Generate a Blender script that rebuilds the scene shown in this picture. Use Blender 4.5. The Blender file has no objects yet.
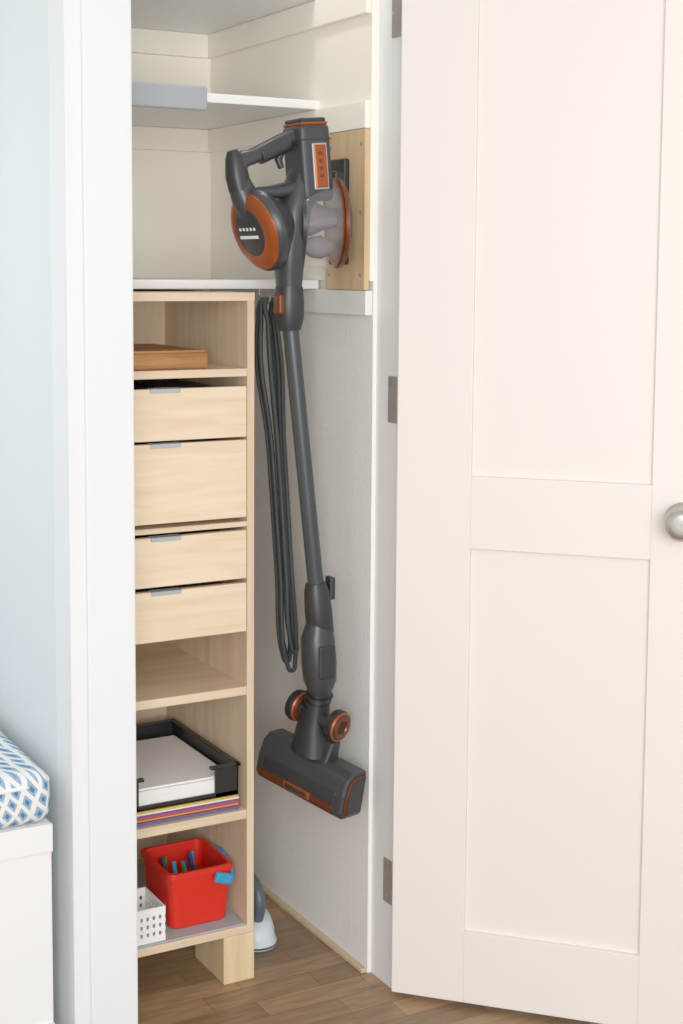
import bpy, bmesh, math, random
from mathutils import Vector, Matrix
random.seed(3)
scene=bpy.context.scene
scene.view_settings.view_transform='Standard'
scene.view_settings.exposure=0.06
scene.view_settings.gamma=1.28

# ---------------------------------------------------------------- materials
def lin(c):
    return tuple(((v/255)/12.92 if v/255<=0.04045 else ((v/255+0.055)/1.055)**2.4) for v in c)+(1,)
def mat(name,col,rough=0.6,metal=0.0,noise=0.0,nscale=20,bump=0.0,bscale=100,coat=0):
    m=bpy.data.materials.new(name); m.use_nodes=True
    nt=m.node_tree; b=nt.nodes['Principled BSDF']
    b.inputs['Base Color'].default_value=lin(col)
    b.inputs['Roughness'].default_value=rough
    b.inputs['Metallic'].default_value=metal
    if coat: b.inputs['Coat Weight'].default_value=coat
    tc=nt.nodes.new('ShaderNodeTexCoord')
    if noise>0:
        n=nt.nodes.new('ShaderNodeTexNoise'); n.inputs['Scale'].default_value=nscale; n.inputs['Detail'].default_value=4
        nt.links.new(tc.outputs['Object'],n.inputs['Vector'])
        mx=nt.nodes.new('ShaderNodeMix'); mx.data_type='RGBA'
        c=lin(col); 
        mx.inputs['A'].default_value=tuple(v*(1-noise) for v in c[:3])+(1,)
        mx.inputs['B'].default_value=tuple(min(1,v*(1+noise)) for v in c[:3])+(1,)
        nt.links.new(n.outputs['Fac'],mx.inputs['Factor'])
        nt.links.new(mx.outputs['Result'],b.inputs['Base Color'])
    if bump>0:
        n2=nt.nodes.new('ShaderNodeTexNoise'); n2.inputs['Scale'].default_value=bscale; n2.inputs['Detail'].default_value=3
        nt.links.new(tc.outputs['Object'],n2.inputs['Vector'])
        bp=nt.nodes.new('ShaderNodeBump'); bp.inputs['Strength'].default_value=bump; bp.inputs['Distance'].default_value=0.003
        nt.links.new(n2.outputs['Fac'],bp.inputs['Height']); nt.links.new(bp.outputs['Normal'],b.inputs['Normal'])
    return m
def wood(name,c1,c2,scale=(2,30,30),rough=0.55,dist=2.0):
    m=bpy.data.materials.new(name); m.use_nodes=True
    nt=m.node_tree; b=nt.nodes['Principled BSDF']; b.inputs['Roughness'].default_value=rough
    tc=nt.nodes.new('ShaderNodeTexCoord'); mp=nt.nodes.new('ShaderNodeMapping'); mp.inputs['Scale'].default_value=scale
    n=nt.nodes.new('ShaderNodeTexNoise'); n.inputs['Scale'].default_value=1.6; n.inputs['Detail'].default_value=6; n.inputs['Distortion'].default_value=dist*0.3
    r=nt.nodes.new('ShaderNodeValToRGB'); r.color_ramp.elements[0].position=0.3; r.color_ramp.elements[1].position=0.7
    r.color_ramp.elements[0].color=lin(c1); r.color_ramp.elements[1].color=lin(c2)
    nt.links.new(tc.outputs['Object'],mp.inputs['Vector']); nt.links.new(mp.outputs['Vector'],n.inputs['Vector'])
    nt.links.new(n.outputs['Fac'],r.inputs['Fac']); nt.links.new(r.outputs['Color'],b.inputs['Base Color'])
    return m
M={}
M['wall']=mat('wall_paint_white',(228,231,233),0.8,bump=0.1,bscale=120)
M['wallcool']=mat('wall_cool_light_tint',(216,225,227),0.8,bump=0.1,bscale=120)  # bluish cast of the cool window light, put into the wall colour
M['closet']=mat('closet_paint_cream',(252,245,231),0.7)
M['texwall']=mat('orange_peel_wall',(240,239,236),0.75,bump=0.6,bscale=150)
M['trim']=mat('trim_semi_gloss_white',(236,236,235),0.4)
M['door']=mat('door_semi_gloss_white',(232,225,217),0.42)
M['birchH']=wood('birch_plywood_h',(210,180,146),(230,205,174),(2,26,30))
M['birchV']=wood('birch_plywood_v',(206,178,144),(226,201,170),(26,26,2))
M['birchD']=wood('birch_drawer_front',(224,196,160),(238,216,186),(3,20,34))
M['ply']=wood('raw_plywood',(198,162,116),(218,188,144),(20,20,3))
M['pine']=wood('pine_block',(210,180,132),(230,204,162),(30,30,2.5))
M['amber']=wood('amber_wood',(130,78,32),(182,124,60),(4,30,50))
M['dark']=mat('dark_plastic_gunmetal',(50,53,57),0.33,metal=0.2,noise=0.08,nscale=60)
M['dark2']=mat('charcoal_plastic',(32,34,37),0.42)
M['black']=mat('black_plastic',(17,17,19),0.4)
M['tube']=mat('slate_tube',(54,61,65),0.33,metal=0.3)
M['copper']=mat('copper_trim',(160,72,28),0.28,metal=0.5)
M['copperd']=mat('dark_copper',(104,50,24),0.3,metal=0.5)
M['white']=mat('white_plastic',(244,244,244),0.45)
M['paper']=mat('paper',(238,237,235),0.8)
M['nickel']=mat('brushed_nickel',(186,182,176),0.28,metal=0.85)
M['hinge']=mat('hinge_nickel',(150,144,134),0.45,metal=0.25)
M['cone']=mat('cyclone_filter_grey',(92,86,98),0.5,noise=0.15,nscale=200)
M['red']=mat('red_plastic',(214,28,12),0.38)
M['blue']=mat('sky_blue_plastic',(36,140,190),0.4)
M['navy']=mat('navy',(20,36,90),0.5)
M['green']=mat('green',(46,104,56),0.5)
M['purple']=mat('magazine_purple',(112,68,116),0.5)
M['yellow']=mat('magazine_yellow',(220,170,60),0.5)
M['rose']=mat('magazine_rose',(176,62,80),0.5)
M['teal']=mat('magazine_teal',(84,104,134),0.5)
M['mat']=mat('grey_liner',(160,166,170),0.5)
M['cord']=mat('cord_grey',(38,46,48),0.6)
M['cloth']=mat('grey_blue_cloth',(156,162,168),0.9,bump=0.3,bscale=300)
M['tab']=mat('drawer_tab_grey',(172,176,180),0.4,metal=0.2)
M['iron']=mat('iron_pale_blue',(206,218,228),0.35)
M['irong']=mat('iron_grey',(70,80,90),0.4)
M['dust']=mat('dust_grey',(120,112,116),0.95,noise=0.3,nscale=120)
M['tan']=mat('raw_edge_tan',(200,176,140),0.9,noise=0.2,nscale=60)
def glassm():
    m=bpy.data.materials.new('clear_smoky_bin'); m.use_nodes=True
    b=m.node_tree.nodes['Principled BSDF']; b.inputs['Base Color'].default_value=(0.6,0.58,0.6,1)
    b.inputs['Roughness'].default_value=0.05; b.inputs['Alpha'].default_value=0.14; b.inputs['IOR'].default_value=1.45
    return m
M['clear']=glassm()
def floorm():
    m=bpy.data.materials.new('wood_plank_floor'); m.use_nodes=True
    nt=m.node_tree; b=nt.nodes['Principled BSDF']; b.inputs['Roughness'].default_value=0.42
    tc=nt.nodes.new('ShaderNodeTexCoord'); mp=nt.nodes.new('ShaderNodeMapping'); mp.inputs['Rotation'].default_value=(0,0,math.radians(0))
    br=nt.nodes.new('ShaderNodeTexBrick'); br.inputs['Scale'].default_value=1; br.inputs['Brick Width'].default_value=0.23
    br.inputs['Row Height'].default_value=0.062; br.inputs['Mortar Size'].default_value=0.0008; br.offset=0.37
    br.inputs['Color1'].default_value=lin((154,120,84)); br.inputs['Color2'].default_value=lin((116,88,60)); br.inputs['Mortar'].default_value=lin((94,70,46))
    n=nt.nodes.new('ShaderNodeTexNoise'); mp2=nt.nodes.new('ShaderNodeMapping'); mp2.inputs['Scale'].default_value=(6,50,1)
    n.inputs['Scale'].default_value=1.6; n.inputs['Detail'].default_value=8; n.inputs['Distortion'].default_value=0.6
    r=nt.nodes.new('ShaderNodeValToRGB'); r.color_ramp.elements[0].position=0.3; r.color_ramp.elements[1].position=0.7
    r.color_ramp.elements[0].color=(0.3,0.3,0.3,1); r.color_ramp.elements[1].color=(0.72,0.72,0.72,1)
    mx=nt.nodes.new('ShaderNodeMix'); mx.data_type='RGBA'; mx.blend_type='OVERLAY'; mx.inputs['Factor'].default_value=0.6
    L=nt.links
    L.new(tc.outputs['Object'],mp.inputs['Vector']); L.new(mp.outputs['Vector'],br.inputs['Vector'])
    L.new(tc.outputs['Object'],mp2.inputs['Vector']); L.new(mp2.outputs['Vector'],n.inputs['Vector'])
    L.new(n.outputs['Fac'],r.inputs['Fac'])
    L.new(br.outputs['Color'],mx.inputs['A']); L.new(r.outputs['Color'],mx.inputs['B']); L.new(mx.outputs['Result'],b.inputs['Base Color'])
    return m
M['floor']=floorm()
def cushm():
    m=bpy.data.materials.new('blue_leaf_fabric'); m.use_nodes=True
    nt=m.node_tree; b=nt.nodes['Principled BSDF']; b.inputs['Roughness'].default_value=0.9
    tc=nt.nodes.new('ShaderNodeTexCoord'); L=nt.links
    ws=[]
    for s in (1,-1):
        mp=nt.nodes.new('ShaderNodeMapping'); mp.inputs['Rotation'].default_value=(math.radians(35*s),math.radians(38*s),math.radians(20*s))
        w=nt.nodes.new('ShaderNodeTexWave'); w.inputs['Scale'].default_value=15; w.inputs['Distortion'].default_value=2.2; w.inputs['Detail'].default_value=1
        L.new(tc.outputs['Object'],mp.inputs['Vector']); L.new(mp.outputs['Vector'],w.inputs['Vector']); ws.append(w)
    mn=nt.nodes.new('ShaderNodeMath'); mn.operation='MINIMUM'
    L.new(ws[0].outputs['Fac'],mn.inputs[0]); L.new(ws[1].outputs['Fac'],mn.inputs[1])
    r=nt.nodes.new('ShaderNodeValToRGB'); e=r.color_ramp.elements
    e[0].position=0.16; e[0].color=lin((228,230,228)); e[1].position=0.85; e[1].color=lin((50,110,160))
    x=r.color_ramp.elements.new(0.36); x.color=lin((100,146,184)); x=r.color_ramp.elements.new(0.6); x.color=lin((150,176,198))
    L.new(mn.outputs[0],r.inputs['Fac']); L.new(r.outputs['Color'],b.inputs['Base Color'])
    return m
M['cushion']=cushm()

# ---------------------------------------------------------------- geometry helpers
def finish(name,bm,m,smooth=False,bevel=0,seg=2,mtx=None):
    bmesh.ops.recalc_face_normals(bm,faces=bm.faces)
    me=bpy.data.meshes.new(name); bm.to_mesh(me); bm.free()
    if mtx is not None: me.transform(mtx)
    o=bpy.data.objects.new(name,me); scene.collection.objects.link(o)
    for mm in (m if isinstance(m,(list,tuple)) else [m]): me.materials.append(mm)
    if smooth:
        for p in me.polygons: p.use_smooth=True
    if bevel>0:
        md=o.modifiers.new('bevel','BEVEL'); md.width=bevel; md.segments=seg; md.limit_method='ANGLE'; md.angle_limit=math.radians(40)
    return o
def addbox(bm,x0,x1,y0,y1,z0,z1):
    vs=[bm.verts.new(v) for v in ((x0,y0,z0),(x1,y0,z0),(x1,y1,z0),(x0,y1,z0),(x0,y0,z1),(x1,y0,z1),(x1,y1,z1),(x0,y1,z1))]
    for f in ((0,3,2,1),(4,5,6,7),(0,1,5,4),(1,2,6,5),(2,3,7,6),(3,0,4,7)): bm.faces.new([vs[i] for i in f])
def box(name,x0,x1,y0,y1,z0,z1,m,bevel=0.0015,mtx=None,seg=2):
    bm=bmesh.new(); addbox(bm,x0,x1,y0,y1,z0,z1); return finish(name,bm,m,bevel=bevel,mtx=mtx,seg=seg)
def boxes(name,lst,m,bevel=0.0015,mtx=None):
    bm=bmesh.new()
    for b in lst: addbox(bm,*b)
    return finish(name,bm,m,bevel=bevel,mtx=mtx)
def lathe(name,prof,origin,axis,m,seg=48,cap=True,bevel=0):
    a=Vector(axis).normalized(); ref=Vector((0,0,1)) if abs(a.z)<0.9 else Vector((0,1,0))
    u=a.cross(ref).normalized(); v=a.cross(u); o=Vector(origin); bm=bmesh.new(); rings=[]
    for t,r in prof:
        rings.append([bm.verts.new(o+a*t+(u*math.cos(2*math.pi*i/seg)+v*math.sin(2*math.pi*i/seg))*max(r,1e-5)) for i in range(seg)])
    for k in range(len(rings)-1):
        for i in range(seg):
            j=(i+1)%seg; bm.faces.new((rings[k][i],rings[k][j],rings[k+1][j],rings[k+1][i]))
    if cap: bm.faces.new(rings[0]); bm.faces.new(rings[-1])
    ob=finish(name,bm,m,smooth=True)
    md=ob.modifiers.new('es','EDGE_SPLIT'); md.split_angle=math.radians(35)
    return ob
def cyl(name,p1,p2,r1,m,r2=None,seg=32):
    p1=Vector(p1); p2=Vector(p2); L=(p2-p1).length; r2=r1 if r2 is None else r2
    e=min(0.1*min(r1,r2),0.002)
    return lathe(name,[(0,r1-e),(e,r1),(L-e,r2),(L,r2-e)],p1,p2-p1,m,seg)
def loft(name,secs,m,ref=(0,1,0),seg=28,n=2.6,smooth=True,sub=0):
    cs=[Vector(s[0]) for s in secs]; R=Vector(ref); bm=bmesh.new(); rings=[]
    for k,s in enumerate(secs):
        t=(cs[min(k+1,len(cs)-1)]-cs[max(k-1,0)]).normalized()
        side=t.cross(R).normalized(); up=R-t*R.dot(t); up.normalize()
        ring=[]
        for i in range(seg):
            a=2*math.pi*i/seg; c,sn=math.cos(a),math.sin(a)
            ring.append(bm.verts.new(cs[k]+side*(math.copysign(abs(c)**(2/n),c)*s[1])+up*(math.copysign(abs(sn)**(2/n),sn)*s[2])))
        rings.append(ring)
    for k in range(len(rings)-1):
        for i in range(seg):
            j=(i+1)%seg; bm.faces.new((rings[k][i],rings[k][j],rings[k+1][j],rings[k+1][i]))
    bm.faces.new(rings[0]); bm.faces.new(rings[-1])
    ob=finish(name,bm,m,smooth=smooth)
    md=ob.modifiers.new('es','EDGE_SPLIT'); md.split_angle=math.radians(45)
    return ob
def curve(name,pts,r,m,closed=False):
    cu=bpy.data.curves.new(name,'CURVE'); cu.dimensions='3D'; cu.bevel_depth=r; cu.bevel_resolution=4; cu.resolution_u=10; cu.use_fill_caps=True
    s=cu.splines.new('BEZIER'); s.bezier_points.add(len(pts)-1); s.use_cyclic_u=closed
    for p,q in zip(s.bezier_points,pts):
        p.co=q; p.handle_left_type='AUTO'; p.handle_right_type='AUTO'
    o=bpy.data.objects.new(name,cu); scene.collection.objects.link(o); cu.materials.append(m); return o
def group(name,parts,loc):
    e=bpy.data.objects.new(name,None); scene.collection.objects.link(e); e.location=loc; e.empty_display_size=0.05
    inv=Matrix.Translation(-Vector(loc))
    for p in parts:
        p.parent=e; p.matrix_parent_inverse=inv
    return e
def xf(loc,rot=(0,0,0)):
    from mathutils import Euler
    return Matrix.Translation(loc)@Euler([math.radians(a) for a in rot],'XYZ').to_matrix().to_4x4()

# ---------------------------------------------------------------- room shell
FY=0.045; BY=0.125; CX=-0.621; JX=0.028; LX=-0.505; CL=-0.578
box('floor',-3.2,2.2,-4.5,1.0,-0.05,0.0,M['floor'],0)
box('ceiling',-3.2,2.2,-4.5,1.0,2.45,2.5,M['wall'],0)
boxes('wall_front',[(JX+0.012,2.2,FY,BY,0,2.45),(CX,LX-0.014,FY,BY,0,2.45),(LX-0.014,JX+0.012,FY,BY,2.065,2.45)],M['wall'],0)
box('wall_closet_side_outer',CX,CL,BY,0.92,0,2.45,M['wallcool'],0)
box('wall_closet_right',0.02,0.12,BY,0.92,0,2.45,M['texwall'],0)
box('wall_closet_back',CL,0.02,0.865,0.92,0,2.45,M['closet'],0)
box('trim_1',0.012,0.02,BY,0.865,1.389,2.45,M['closet'],0)
boxes('trim_2',[(JX,JX+0.012,FY-0.001,BY+0.001,0,2.053),(LX-0.014,LX-0.002,FY-0.001,BY+0.001,0,2.053),(LX-0.014,JX+0.012,FY-0.001,BY+0.001,2.053,2.065)],M['trim'],0.001)
boxes('trim_3',[(LX-0.088,LX,FY-0.008,FY,0,2.15),(LX,JX+0.004,FY-0.008,FY,2.057,2.15)],M['wall'],0.005)
boxes('trim_8',[(JX+0.03,JX+0.12,FY-0.008,FY,0,2.15)],M['trim'],0.003)
box('trim_4',0.008,0.0205,BY+0.002,0.864,0.0,0.010,M['tan'],0.002)
# nook at left (window seat)
boxes('wall_nook_back',[(-2.4,CX,0.62,0.72,0,0.95),(-2.4,CX,0.62,0.72,2.1,2.45),(-0.85,CX,0.62,0.72,0.95,2.1),(-2.4,-2.2,0.62,0.72,0.95,2.1)],M['wallcool'],0)
boxes('window_1',[(-2.2,-0.85,0.64,0.69,0.95,1.0),(-2.2,-0.85,0.64,0.69,2.05,2.1),(-2.2,-2.15,0.64,0.69,0.95,2.1),(-0.9,-0.85,0.64,0.69,0.95,2.1),(-1.55,-1.5,0.64,0.69,0.95,2.1)],M['trim'],0.002)
boxes('wall_left',[(-2.5,-2.4,FY,0.72,0,2.45)],M['wallcool'],0)

# closet shelves + cleats
box('closet_shelf',CL,0.012,0.33,0.865,1.371,1.389,M['trim'],0.002)
box('closet_shelf.001',CL,0.012,0.33,0.865,1.731,1.749,M['trim'],0.002)
box('closet_shelf.002',CL,0.012,0.33,0.865,1.947,1.965,M['trim'],0.002)
boxes('trim_5',[(0.004,0.0195,BY+0.002,0.865,1.323,1.3705),(CL,0.004,0.85,0.865,1.323,1.3705)],M['trim'],0.0015)
boxes('trim_6',[(0.000,0.0119,BY+0.002,0.865,1.679,1.7305),(CL,0.0,0.85,0.865,1.679,1.7305)],M['closet'],0.0015)
boxes('trim_7',[(0.000,0.0119,BY+0.002,0.865,1.893,1.9465),(CL,0.0,0.85,0.865,1.893,1.9465)],M['closet'],0.0015)

# plywood backer
pb=[box('plywood',0.001,0.0119,0.128,0.283,1.3715,1.678,M['ply'],0.001)]
for (yy,zz) in ((0.143,1.40),(0.143,1.65),(0.143,1.52),(0.265,1.40),(0.265,1.65)):
    pb.append(cyl('screw_%d'%len(pb),(0.0,yy,zz),(0.002,yy,zz),0.004,M['hinge'],seg=16))
group('plywood_backer_board',pb,(0.006,0.2,1.52))

# grey cloth on shelf
cl=[box('top_fold',-0.57,-0.245,0.318,0.50,1.7495,1.760,M['cloth'],0.004,seg=3),
    box('front_flap',-0.57,-0.242,0.315,0.3285,1.714,1.760,M['cloth'],0.004,seg=3)]
group('folded_cloth',cl,(-0.4,0.4,1.75))

# ---------------------------------------------------------------- door
ang=math.atan2(-0.725,0.688)
DO=Vector((JX-0.018,FY-0.031,0.012))
DM=Matrix.Translation(DO)@Matrix.Rotation(ang,4,'Z')
W=0.60; H=2.03; S=0.142
z=lambda v:v-0.012
dp=[boxes('slab',[(0,S,0,0.035,0,H),(W-0.128,W,0,0.035,0,H),(S,W-0.128,0,0.035,0,z(0.153)),(S,W-0.128,0,0.035,z(0.895),z(1.031)),(S,W-0.128,0,0.035,H-0.115,H)],M['door'],0.0012,DM),
    boxes('panels',[(S-0.003,W-0.125,0.011,0.024,z(0.150),z(0.898)),(S-0.003,W-0.125,0.011,0.024,z(1.028),H-0.112)],M['door'],0,DM)]
def dpt(u,y,zz): return DM@Vector((u,y,zz))
kz=z(0.97); ku=0.528
ax=(DM.to_3x3()@Vector((0,-1,0)))
dp.append(lathe('knob_rose',[(0,0.033),(0.004,0.033),(0.008,0.028),(0.01,0.014),(0.03,0.012)],dpt(ku,0,kz),ax,M['nickel']))
dp.append(lathe('knob_ball',[(0.026,0.012),(0.03,0.019),(0.036,0.027),(0.046,0.031),(0.056,0.028),(0.062,0.022),(0.0635,0.014),(0.0625,0.0)],dpt(ku,0,kz),ax,M['nickel']))
dp.append(lathe('knob_back',[(0,0.033),(0.006,0.03),(0.01,0.013),(0.03,0.013),(0.04,0.026),(0.055,0.026),(0.062,0.0)],dpt(ku,0.035,kz),-ax,M['nickel']))
group('door_1',dp,DO)
for i,zz in enumerate((0.215,1.165,1.885)):
    hp=[box('leaf',JX-0.0025,JX,FY,FY+0.031,zz-0.0445,zz+0.0445,M['hinge'],0.001),
        cyl('knuckle',(JX+0.004,FY-0.0085,zz-0.045),(JX+0.004,FY-0.0085,zz+0.045),0.0055,M['hinge'],seg=20)]
    for q in (-0.03,0,0.03):
        yy=FY+0.019+(0.005 if q==0 else 0)
        hp.append(cyl('screw',(JX-0.0035,yy,zz+q),(JX-0.0024,yy,zz+q),0.0038,M['nickel'],seg=16))
    group('door_hinge' if i==0 else 'door_hinge.%03d'%i,hp,(JX,FY,zz))

# ---------------------------------------------------------------- shelf unit
X0,X1,Y0,Y1=-0.572,-0.190,0.215,0.63
t=0.015
U=[]
U.append(boxes('side_panels',[(X1-t,X1,Y0,Y1,0.097,1.35),(X0,X0+t,Y0,Y1,0.097,1.35)],M['birchV'],0.0008))
U.append(boxes('shelves',[(X0,X1,Y0-0.002,Y1,1.35,1.366),(X0+t,X1-t,Y0+0.002,Y1-0.006,1.206,1.221),(X0+t,X1-t,Y0+0.002,Y1-0.006,0.915,0.925),
   (X0+t,X1-t,Y0+0.002,Y1-0.006,0.581,0.598),(X0+t,X1-t,Y0+0.002,Y1-0.006,0.331,0.349),(X0+t,X1-t,Y0,Y1-0.006,0.097,0.113)],M['birchH'],0.0008))
U.append(box('back_panel',X0+t,X1-t,Y1-0.006,Y1,0.097,1.35,M['birchV'],0))
U.append(box('leg_front_right',-0.256,X1+0.001,Y0-0.001,0.355,0.0,0.0965,M['pine'],0.002))
U.append(box('leg_front_left',X0,X0+0.065,Y0,0.355,0.0,0.0965,M['pine'],0.002))
U.append(boxes('leg_back',[(-0.256,X1,0.49,Y1,0,0.0965),(X0,X0+0.065,0.49,Y1,0,0.0965)],M['pine'],0.002))
a,b=X0+t+0.002,X1-t-0.002
for i,(zb,zt) in enumerate(((1.090,1.187),(0.934,1.084),(0.814,0.908),(0.709,0.805))):
    U.append(box('drawer_%d_front'%(i+1),a,b,Y0-0.001,Y0+0.014,zb,zt,M['birchD'],0.001))
    U.append(boxes('drawer_%d_box'%(i+1),[(a+0.006,a+0.016,Y0+0.014,Y1-0.03,zb+0.006,zt-0.014),(b-0.016,b-0.006,Y0+0.014,Y1-0.03,zb+0.006,zt-0.014),
        (a+0.016,b-0.016,Y1-0.04,Y1-0.03,zb+0.006,zt-0.014),(a+0.016,b-0.016,Y0+0.014,Y1-0.04,zb+0.006,zb+0.014)],M['birchH'],0))
    U.append(boxes('drawer_%d_pull'%(i+1),[(-0.405,-0.345,Y0-0.005,Y0+0.012,zt,zt+0.002),(-0.405,-0.345,Y0-0.005,Y0-0.001,zt-0.007,zt+0.002)],M['tab'],0.0006))
    U.append(boxes('drawer_%d_contents'%(i+1),[(-0.50,-0.36,0.26,0.5,zb+0.015,zt-0.006),(-0.35,-0.24,0.25,0.48,zb+0.015,zt-0.003)],M['dark2'],0.003))
group('wooden_drawer_shelf_unit',U,(-0.38,0.42,0.0))

# amber wooden board / box
g=[box('board',-0.50,-0.278,0.235,0.50,1.2215,1.252,M['amber'],0.003),
   box('top_lip',-0.496,-0.282,0.239,0.496,1.2518,1.257,M['amber'],0.0015)]
group('wooden_board',g,(-0.4,0.36,1.2215))

# magazines
g=[];zc=0.3495
for i,(mm,h,dx,dy) in enumerate((('teal',0.004,0,0),('purple',0.005,0.004,-0.003),('yellow',0.003,0.0,0.002),('rose',0.006,-0.004,0),('purple',0.004,0.002,-0.002),('paper',0.003,0,0),('yellow',0.003,0.001,0.004))):
    g.append(box('magazine_%d'%(i+1),-0.50+dx,-0.217+dx*0.3,0.226+dy,0.44+dy,zc,zc+h-0.0004,M[mm],0.0006)); zc+=h
group('magazine_stack',g,(-0.36,0.33,0.3495))
# paper tray
tz=zc+0.0005; tx0,tx1,ty0,ty1=-0.475,-0.216,0.232,0.56; th=0.064
g=[boxes('tray_body',[(tx0,tx1,ty0,ty1,tz,tz+0.004),(tx1-0.004,tx1,ty0,ty1,tz,tz+th-0.003),(tx0,tx0+0.004,ty0,ty1,tz,tz+th-0.003),(tx0,tx1,ty1-0.004,ty1,tz,tz+th-0.003),
      (tx1-0.05,tx1,ty0,ty0+0.004,tz,tz+th-0.003),(tx0,tx0+0.05,ty0,ty0+0.004,tz,tz+th-0.003),(tx0,tx1,ty0,ty0+0.004,tz,tz+0.010)],M['black'],0.001),
   boxes('tray_rim',[(tx1-0.008,tx1+0.004,ty0-0.004,ty1+0.004,tz+th-0.006,tz+th),(tx0-0.004,tx0+0.008,ty0-0.004,ty1+0.004,tz+th-0.006,tz+th),(tx0-0.004,tx1+0.004,ty1-0.008,ty1+0.004,tz+th-0.006,tz+th),
      (tx1-0.06,tx1+0.004,ty0-0.004,ty0+0.008,tz+th-0.006,tz+th),(tx0-0.004,tx0+0.06,ty0-0.004,ty0+0.008,tz+th-0.006,tz+th)],M['black'],0.0015),
   boxes('paper_stack',[(tx0+0.01,tx1-0.008,ty0+0.006,ty1-0.03,tz+0.0045,tz+0.036),(tx0+0.016,tx1-0.014,ty0+0.012,ty1-0.036,tz+0.036,tz+0.040)],M['paper'],0.001)]
group('letter_tray',g,(-0.345,0.4,tz))

# liner, red caddy, basket
box('shelf_liner',X0+t+0.004,X1-t-0.003,Y0+0.003,Y1-0.03,0.1135,0.1165,M['mat'],0.001)
def taperbin(name,x0,x1,y0,y1,z0,z1,fl,m,th=0.003):
    bm=bmesh.new()
    def ring(e,zz,rr=0.014):
        xa,xb,ya,yb=x0-e,x1+e,y0-e,y1+e; out=[]
        for (cx,cy,s) in ((xb-rr,yb-rr,0),(xa+rr,yb-rr,90),(xa+rr,ya+rr,180),(xb-rr,ya+rr,270)):
            for k in range(6):
                a=math.radians(s+90*k/5); out.append(bm.verts.new((cx+rr*math.cos(a),cy+rr*math.sin(a),zz)))
        return out
    rs=[ring(-th,z0),ring(0,z0+0.004),ring(fl,z1-0.012),ring(fl+0.005,z1-0.012),ring(fl+0.005,z1),ring(fl-th,z1),ring(-th,z0+0.005)]
    for k in range(len(rs)-1):
        for i in range(24):
            j=(i+1)%24; bm.faces.new((rs[k][i],rs[k][j],rs[k+1][j],rs[k+1][i]))
    bm.faces.new(rs[0]); bm.faces.new(rs[-1])
    return finish(name,bm,m,bevel=0.0008)
g=[taperbin('bin',-0.350,-0.230,0.252,0.39,0.117,0.234,0.006,M['red'])]
for i in range(9):
    x=-0.332+0.01*i; y=0.29+0.012*((i*5)%6)
    g.append(cyl('crayon_%d'%i,(x,y,0.125),(x+0.012*math.sin(i*2.1),y+0.03,0.212+0.004*(i%3)),0.0045,M[('navy','green','dark2','blue')[i%4]],seg=10))
HMx=xf((-0.240,0.236,0.208),(0,18,0))
g.append(box('handle_clip',-0.026,0.014,-0.006,0.006,-0.011,0.011,M['blue'],0.006,HMx,3))
g.append(curve('handle_bail',[(-0.224,0.240,0.204),(-0.217,0.27,0.222),(-0.215,0.32,0.232),(-0.217,0.37,0.222)],0.004,M['blue']))
group('red_storage_caddy',g,(-0.29,0.31,0.117))
bx0,bx1,by0,by1,bz0,bz1=-0.50,-0.376,0.222,0.325,0.117,0.186
e=0.0006
L=[(bx0+0.001,bx1-0.001,by0+0.001,by1-0.001,bz0,bz0+0.003)]
for zz,hh in ((bz0+0.0003,0.013),(bz0+0.021,0.008),(bz0+0.037,0.008),(bz0+0.053,0.016)):
    L+=[(bx0,bx1,by0,by0+0.003,zz,zz+hh),(bx0,bx1,by1-0.003,by1,zz,zz+hh),(bx0+0.0002,bx0+0.003,by0+0.0002,by1-0.0002,zz+0.0002,zz+hh-0.0002),(bx1-0.003,bx1-0.0002,by0+0.0002,by1-0.0002,zz+0.0002,zz+hh-0.0002)]
n=10
for i in range(n):
    x=bx0+0.0008+(bx1-bx0-0.0091)*i/(n-1); L+=[(x,x+0.0075,by0+e,by0+0.003-e,bz0+0.001,bz1-0.004),(x,x+0.0075,by1-0.003+e,by1-e,bz0+0.001,bz1-0.004)]
for i in range(8):
    y=by0+0.0008+(by1-by0-0.0091)*i/7; L+=[(bx0+e,bx0+0.003-e,y,y+0.0075,bz0+0.001,bz1-0.004),(bx1-0.003+e,bx1-e,y,y+0.0075,bz0+0.001,bz1-0.004)]
boxes('white_plastic_basket',L,M['white'],0)

# ---------------------------------------------------------------- window seat
BF=FY+0.018; BR=CX-0.030; BT=0.452
g=[boxes('bench_box',[(-2.39,BR,BF+0.006,0.615,0.0,BT)],M['trim'],0.003),
   boxes('bench_face_trim',[(-2.39,BR,BF,BF+0.006,BT-0.05,BT),(-2.39,BR,BF,BF+0.006,0.0,0.09),(-1.55,-1.48,BF,BF+0.006,0.09,BT-0.05)],M['trim'],0.001)]
group('window_seat_bench',g,(-1.5,0.3,0))
bm=bmesh.new(); addbox(bm,-2.38,BR+0.002,BF-0.004,0.60,BT+0.0005,BT+0.095)
bmesh.ops.bevel(bm,geom=bm.edges[:],offset=0.028,segments=5,affect='EDGES',profile=0.5)
cu=finish('cushion_body',bm,M['cushion'],smooth=True)
zr=BT+0.072
pp=curve('piping',[(-2.36,BF,zr),(-1.5,BF-0.001,zr),(BR-0.045,BF,zr),(BR-0.007,BF+0.012,zr),(BR-0.001,BF+0.08,zr),(BR-0.001,0.58,zr)],0.0035,M['paper'])
group('seat_cushion',[cu,pp],(-1.5,0.3,BT))

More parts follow.
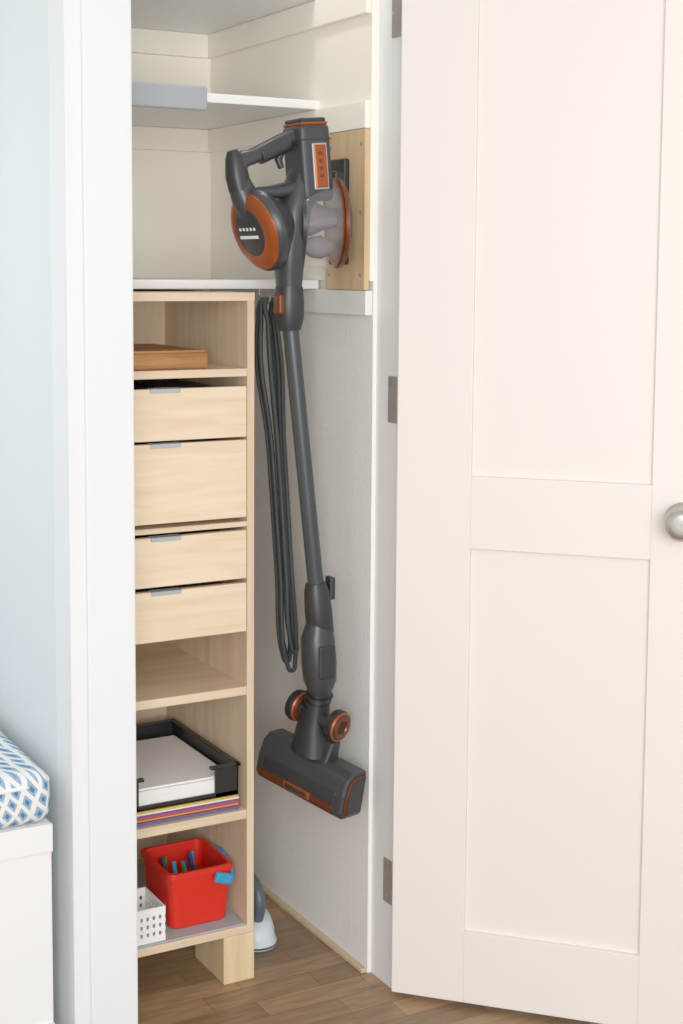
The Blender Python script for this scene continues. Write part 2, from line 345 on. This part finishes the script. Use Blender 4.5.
# ---------------------------------------------------------------- stick vacuum
V=[]
YC=0.17
def P(px,py,y=YC): # design-sheet units -> metres
    return (-0.113+0.00217*(px-300), y, 1.41-0.00191*(py-270))
A=Vector((0.88,0.10,0.30)).normalized()
DC=Vector((-0.213,0.163,1.481))
V.append(lathe('motor_housing',[(-0.002,0.075),(0.004,0.080),(0.014,0.081),(0.028,0.071),(0.045,0.054),(0.065,0.038)],DC,A,M['dark']))
V.append(lathe('copper_ring',[(-0.001,0.0745),(-0.004,0.0735),(-0.010,0.065),(-0.014,0.052),(-0.013,0.044),(-0.008,0.042)],DC,A,M['copper']))
V.append(lathe('back_disc',[(-0.006,0.046),(-0.013,0.0455),(-0.0155,0.041),(-0.0165,0.0001)],DC,A,M['dark2']))
side=A.cross(Vector((0,0,1))).normalized(); upv=side.cross(A).normalized()
BMx=Matrix(((side.x,A.x,upv.x,DC.x),(side.y,A.y,upv.y,DC.y),(side.z,A.z,upv.z,DC.z),(0,0,0,1)))
for i in range(5):
    p=BMx@Vector((-0.024+0.012*i,-0.0165,0.008))
    V.append(cyl('badge_star_%d'%i,p,p-A*0.0012,0.0035,M['white'],seg=5))
V.append(boxes('badge_text',[(-0.031+0.0078*i,-0.0255+0.0078*i,-0.0177,-0.0160,-0.010,-0.0045) for i in range(8)],M['white'],0,BMx))
# dust cup (clear), axis swung slightly toward the opening
CA=Vector((0.96,-0.26,0.02)).normalized()
AX=Vector((-0.128,0.176,1.497))
V.append(lathe('dust_cup',[(0.010,0.050),(0.016,0.060),(0.045,0.068),(0.084,0.074)],AX,CA,M['clear'],cap=False))
V.append(lathe('cup_front_wall',[(0.008,0.056),(0.016,0.058),(0.018,0.03)],AX,CA,M['dark2']))
V.append(lathe('cyclone_cone',[(0.014,0.036),(0.035,0.034),(0.060,0.022),(0.084,0.018)],AX+Vector((0,0,0.010)),CA,M['cone']))
V.append(lathe('dust_heap',[(0.02,0.010),(0.035,0.020),(0.055,0.022),(0.075,0.012)],AX+Vector((0,0,-0.045)),CA,M['dust'],seg=24))
V.append(lathe('cup_end_ring',[(0.081,0.077),(0.083,0.086),(0.090,0.086),(0.093,0.080)],AX,CA,M['copperd']))
V.append(lathe('cup_end_ring_inner',[(0.0812,0.083),(0.0795,0.080),(0.0812,0.075)],AX,CA,M['copper'],cap=False))
V.append(lathe('cup_end_cap',[(0.091,0.079),(0.097,0.074),(0.103,0.055)],AX,CA,M['dark2']))
q=AX+CA*0.045
V.append(box('cup_latch',q.x-0.018,q.x+0.022,q.y-0.014,q.y+0.014,AX.z-0.081,AX.z-0.067,M['clear'],0.003,None,3))
# central body
V.append(loft('central_body',[((-0.108,YC,1.60),0.022,0.028),((-0.118,YC,1.565),0.027,0.036),((-0.133,YC,1.52),0.031,0.042),((-0.141,YC,1.46),0.031,0.040),((-0.140,YC,1.41),0.025,0.030),((-0.139,YC,1.372),0.022,0.025)],M['dark']))
# battery tower
BM=xf((-0.098,YC,1.612),(0,-5,0))
V.append(box('battery_tower',-0.034,0.030,-0.040,0.040,-0.074,0.070,M['dark'],0.010,BM,4))
V.append(box('battery_seam',-0.0345,0.0305,-0.0405,0.0405,0.040,0.0425,M['dark2'],0.001,BM,2))
V.append(box('battery_cap',-0.031,0.027,-0.037,0.037,0.068,0.074,M['copper'],0.003,BM,3))
V.append(box('battery_cap_top',-0.029,0.025,-0.035,0.035,0.072,0.082,M['dark2'],0.006,BM,3))
V.append(box('battery_label_frame',-0.013,0.018,-0.0425,-0.039,-0.052,0.034,M['tab'],0.002,BM))
V.append(box('battery_label',-0.0105,0.0155,-0.0445,-0.041,-0.049,0.031,M['copper'],0.002,BM))
V.append(boxes('battery_label_marks',[(-0.002,0.006,-0.0452,-0.0443,0.012-0.014*i,0.018-0.014*i) for i in range(4)],M['copperd'],0,BM))
# handle loop
V.append(loft('handle',[(P(294,138),0.013,0.016),(P(280,145),0.015,0.017),(P(264,154),0.0145,0.016),(P(252,161),0.0145,0.016),(P(243,164),0.017,0.017),(P(238,171),0.018,0.019),(P(239,184),0.020,0.020),(P(244,198),0.024,0.024),(P(252,212),0.028,0.026)],M['dark']))
V.append(loft('handle_pommel',[(P(233,156),0.008,0.012),(P(235,163),0.015,0.019),(P(237,180),0.019,0.022),(P(240,194),0.018,0.022)],M['dark2']))
V.append(loft('handle_grip',[(P(284,146),0.0175,0.0195),(P(258,160),0.0165,0.0185)],M['dark2']))
V.append(loft('trigger',[(P(280,156),0.006,0.007),(P(277,163),0.007,0.007),(P(280,171),0.005,0.006)],M['dark2']))
V.append(loft('rear_spine',[(P(252,196),0.010,0.02),(P(270,195),0.013,0.024),(P(292,190),0.015,0.028)],M['dark']))
# connector + tube
V.append(loft('tube_connector',[((-0.139,YC,1.378),0.024,0.026),((-0.139,YC,1.35),0.027,0.028),((-0.138,YC,1.318),0.026,0.027),((-0.136,YC,1.295),0.019,0.020)],M['dark2']))
V.append(box('release_button',-0.172,-0.157,YC-0.022,YC+0.004,1.325,1.365,M['copperd'],0.005,None,3))
TT=Vector((-0.138,YC,1.32)); TB=Vector((-0.072,YC,0.745))
V.append(cyl('wand_tube',TT,TB,0.0158,M['tube']))
def TP(z): k=(z-TT.z)/(TB.z-TT.z); q=TT+(TB-TT)*k; return q
V.append(loft('wand_collar',[(TP(0.80),0.019,0.019),(TP(0.785),0.023,0.023),(TP(0.745),0.026,0.025),(TP(0.70),0.025,0.025),(TP(0.69),0.020,0.020)],M['dark2']))
V.append(box('wand_latch',-0.052,-0.040,YC-0.012,YC+0.012,0.765,0.81,M['dark2'],0.003))
V.append(loft('lower_neck',[((-0.072,YC,0.72),0.023,0.023),((-0.073,YC,0.69),0.032,0.030),((-0.070,YC,0.64),0.033,0.033),((-0.068,YC,0.605),0.031,0.031),((-0.066,YC+0.004,0.578),0.020,0.022)],M['dark']))
V.append(box('neck_panel',-0.088,-0.052,YC-0.036,YC-0.028,0.615,0.68,M['dark2'],0.004,None,3))
V.append(loft('flex_joint',[((-0.066,YC+0.004,0.590),0.020,0.022),((-0.068,YC+0.012,0.55),0.024,0.026),((-0.07,YC+0.02,0.51),0.030,0.034),((-0.072,YC+0.026,0.455),0.036,0.046)],M['dark2']))
for i in range(4):
    V.append(lathe('bellows_%d'%i,[(0,0.020),(0.003,0.028),(0.006,0.020)],(-0.066-0.001*i,YC+0.004+0.005*i,0.578-0.012*i),(0,0.3,-1),M['black'],seg=28))
# head
far=Vector((-0.115,0.300,0.430)); near=Vector((-0.034,0.090,0.388))
u=(near-far).normalized(); Lh=(near-far).length; up=Vector((0,0,1)); n=u.cross(up).normalized()
if n.x>0: n=-n
up=n.cross(u)
if up.z<0: up=-up
C=(far+near)/2
HM=Matrix(((u.x,n.x,up.x,C.x),(u.y,n.y,up.y,C.y),(u.z,n.z,up.z,C.z),(0,0,0,1)))
def prism(name,prof,x0,x1,m,bevel,mtx):
    bm=bmesh.new(); A_=[bm.verts.new((x0,p[0],p[1])) for p in prof]; B_=[bm.verts.new((x1,p[0],p[1])) for p in prof]
    k=len(prof); bm.faces.new(A_); bm.faces.new(B_)
    for i in range(k): bm.faces.new((A_[i],A_[(i+1)%k],B_[(i+1)%k],B_[i]))
    return finish(name,bm,m,bevel=bevel,mtx=mtx,seg=3)
hl=Lh/2
V.append(prism('nozzle_body',[(-0.032,0.046),(0.008,0.048),(0.026,0.036),(0.034,0.006),(0.036,-0.03),(0.026,-0.046),(-0.032,-0.05)],-hl,hl,M['dark'],0.006,HM))
V.append(prism('nozzle_window',[(0.022,0.028),(0.036,0.004),(0.0385,-0.016),(0.020,-0.016)],-hl+0.02,hl-0.02,M['dark2'],0.002,HM))
V.append(prism('nozzle_copper_strip',[(0.02,-0.020),(0.0385,-0.020),(0.0375,-0.031),(0.030,-0.043),(0.02,-0.040)],-hl+0.008,hl-0.022,M['copperd'],0.002,HM))
V.append(prism('nozzle_badge',[(0.03,-0.018),(0.0405,-0.018),(0.0405,-0.034),(0.03,-0.034)],-0.035,0.035,M['copper'],0.003,HM))
V.append(prism('nozzle_badge_in',[(0.03,-0.021),(0.0415,-0.021),(0.0415,-0.031),(0.03,-0.031)],-0.029,0.029,M['dark2'],0.002,HM))
V.append(prism('nozzle_end_trim',[(-0.026,0.038),(0.006,0.040),(0.018,0.030),(0.026,0.004),(0.028,-0.026),(0.020,-0.038),(-0.026,-0.042)],hl-0.002,hl+0.004,M['copperd'],0.002,HM))
V.append(prism('nozzle_end_plate',[(-0.022,0.034),(0.005,0.036),(0.015,0.027),(0.022,0.003),(0.0245,-0.024),(0.018,-0.035),(-0.022,-0.038)],hl+0.003,hl+0.006,M['dark2'],0.001,HM))
V.append(prism('nozzle_yoke',[(-0.022,0.085),(0.004,0.085),(0.020,0.04),(-0.022,0.04)],-0.048,0.048,M['dark2'],0.006,HM))
for nm,s,zz in (('near',0.038,0.124),('far',-0.066,0.126)):
    c=HM@Vector((s,0.004,zz)); 
    V.append(lathe('wheel_%s'%nm,[(0,0.024),(0.003,0.030),(0.020,0.030),(0.024,0.026)],c,u,M['dark2']))
    V.append(lathe('wheel_%s_hub'%nm,[(0.022,0.024),(0.026,0.0225),(0.0265,0.015),(0.024,0.013),(0.024,0.0001)],c,u,M['copperd']))
    V.append(lathe('wheel_%s_tyre'%nm,[(0.006,0.029),(0.008,0.032),(0.016,0.032),(0.018,0.029)],c,u,M['black']))
    V.append(lathe('wheel_%s_rim'%nm,[(0.018,0.0295),(0.021,0.0305),(0.0235,0.028)],c,u,M['copper']))
V.append(cyl('axle',HM@Vector((-0.066,0.004,0.124)),HM@Vector((0.05,0.004,0.121)),0.014,M['dark2']))
# wall dock
V.append(box('wall_dock_plate',-0.014,0.0005,0.185,0.245,1.42,1.625,M['black'],0.004,None,3))
V.append(box('wall_dock_hook',-0.034,-0.01,0.185,0.235,1.50,1.60,M['dark2'],0.005,None,3))
group('stick_vacuum',V,(-0.1,YC,0.34))

# ---------------------------------------------------------------- hanging cord
g=[]
Yh=0.305
def CP(z,off,dy=0):
    k=(1.36-z)/(1.36-0.62); return (-0.118+0.054*k+off, Yh+dy, z)
for i,(w,bot,dy) in enumerate(((0.018,0.59,0.0),(0.013,0.62,0.012),(0.008,0.65,-0.01),(0.016,0.605,0.02),(0.011,0.635,-0.018))):
    g.append(curve('loop_%d'%(i+1),[CP(1.352,0,dy*0.3),CP(1.30,-w,dy),CP(1.05,-w*0.6,dy),CP(0.8,-w*0.55,dy),CP(bot+0.02,-w*0.5,dy),CP(bot,0.003,dy),CP(bot+0.02,w*0.6,dy),CP(0.8,w*0.6,dy),CP(1.05,w*0.7,dy),CP(1.30,w*0.7,dy)],0.0046,M['cord'],True))
g.append(curve('hook',[(-0.118,Yh+0.035,1.371),(-0.118,Yh+0.035,1.357),(-0.118,Yh+0.018,1.347),(-0.118,Yh-0.006,1.345),(-0.118,Yh-0.012,1.358)],0.002,M['nickel']))
group('hanging_power_cord',g,(-0.1,Yh,1.0))

# ---------------------------------------------------------------- iron on floor
IM=xf((-0.120,0.42,0.0),(0,0,90))
def ironsec(zz,s,bm):
    pts=[]
    for i in range(32):
        a=2*math.pi*i/32; x=math.cos(a); y=math.sin(a)
        w=0.055*(1-0.45*max(0,x)**1.5)
        pts.append(bm.verts.new((0.12*x*s,w*math.copysign(abs(y)**0.8,y)*s,zz)))
    return pts
bm=bmesh.new(); rs=[ironsec(zz,s,bm) for zz,s in ((0.001,0.96),(0.006,1.0),(0.012,1.0),(0.014,0.94),(0.034,0.93),(0.052,0.84),(0.060,0.6))]
for k in range(len(rs)-1):
    for i in range(32):
        j=(i+1)%32; bm.faces.new((rs[k][i],rs[k][j],rs[k+1][j],rs[k+1][i]))
bm.faces.new(rs[0]); bm.faces.new(rs[-1])
ib=finish('body',bm,M['iron'],smooth=True,mtx=IM)
bm=bmesh.new(); r1=ironsec(0.0,0.97,bm); r2=ironsec(0.012,1.02,bm)
for i in range(32):
    j=(i+1)%32; bm.faces.new((r1[i],r1[j],r2[j],r2[i]))
bm.faces.new(r1); bm.faces.new(r2)
isx=finish('soleplate',bm,M['irong'],mtx=IM)
ih=curve('handle',[IM@Vector(p) for p in ((-0.075,0,0.045),(-0.085,0,0.105),(-0.05,0,0.135),(0.0,0,0.135),(0.05,0,0.11),(0.065,0,0.045))],0.013,M['irong'])
group('clothes_iron',[ib,isx,ih],(-0.12,0.42,0))

# ---------------------------------------------------------------- unseen ceiling fixture, added to go with the closet fill light
def emit(name,col,s):
    m=bpy.data.materials.new(name); m.use_nodes=True; b=m.node_tree.nodes['Principled BSDF']
    b.inputs['Base Color'].default_value=(0.9,0.9,0.9,1); b.inputs['Emission Color'].default_value=col; b.inputs['Emission Strength'].default_value=s; return m
g=[lathe('base',[(0,0.075),(0.012,0.075),(0.014,0.07)],(-0.27,0.23,2.449),(0,0,-1),M['white']),
   lathe('diffuser',[(0.013,0.066),(0.03,0.062),(0.042,0.045),(0.046,0.0001)],(-0.27,0.23,2.449),(0,0,-1),emit('fill_diffuser',(1,0.96,0.9,1),4))]
group('closet_fill_fixture',g,(-0.27,0.23,2.44))

# ---------------------------------------------------------------- lights
w=bpy.data.worlds.new('World'); scene.world=w; w.use_nodes=True
bg=w.node_tree.nodes['Background']; bg.inputs['Color'].default_value=(0.95,0.975,1.0,1); bg.inputs['Strength'].default_value=0.72
def area(name,loc,target,size,sy,e,col):
    l=bpy.data.lights.new(name,'AREA'); l.shape='RECTANGLE'; l.size=size; l.size_y=sy; l.energy=e; l.color=col
    o=bpy.data.objects.new(name,l); scene.collection.objects.link(o); o.location=loc
    o.rotation_euler=(Vector(target)-Vector(loc)).to_track_quat('-Z','Y').to_euler(); return o
area('room_fill_light',(-1.6,-3.6,1.5),(-0.2,0.3,1.1),2.2,1.8,93,(1.0,0.985,0.96))  # added soft fill from behind the camera, no window stands there
area('window_light_nook',(-1.5,0.58,1.5),(-1.2,-1.5,0.9),1.2,1.0,5,(0.94,0.97,1.0))
area('closet_fill_light',(-0.27,0.23,2.39),(-0.25,0.26,0.0),0.14,0.14,1.2,(1.0,0.97,0.92))  # added fill that brightens the closet interior, no lamp known there

# ---------------------------------------------------------------- camera
cd=bpy.data.cameras.new('camera'); cam=bpy.data.objects.new('camera',cd); scene.collection.objects.link(cam)
cd.sensor_fit='VERTICAL'; cd.sensor_height=36; cd.lens=1500*36/1024; cd.shift_y=-0.09; cd.clip_start=0.05
cam.matrix_world=Matrix.Translation((-1.45,-2.373,1.41))@Matrix.Rotation(math.radians(-29.3),4,'Z')@Matrix.Rotation(math.radians(90-5.71),4,'X')@Matrix.Rotation(math.radians(0.4),4,'Z')
scene.camera=cam
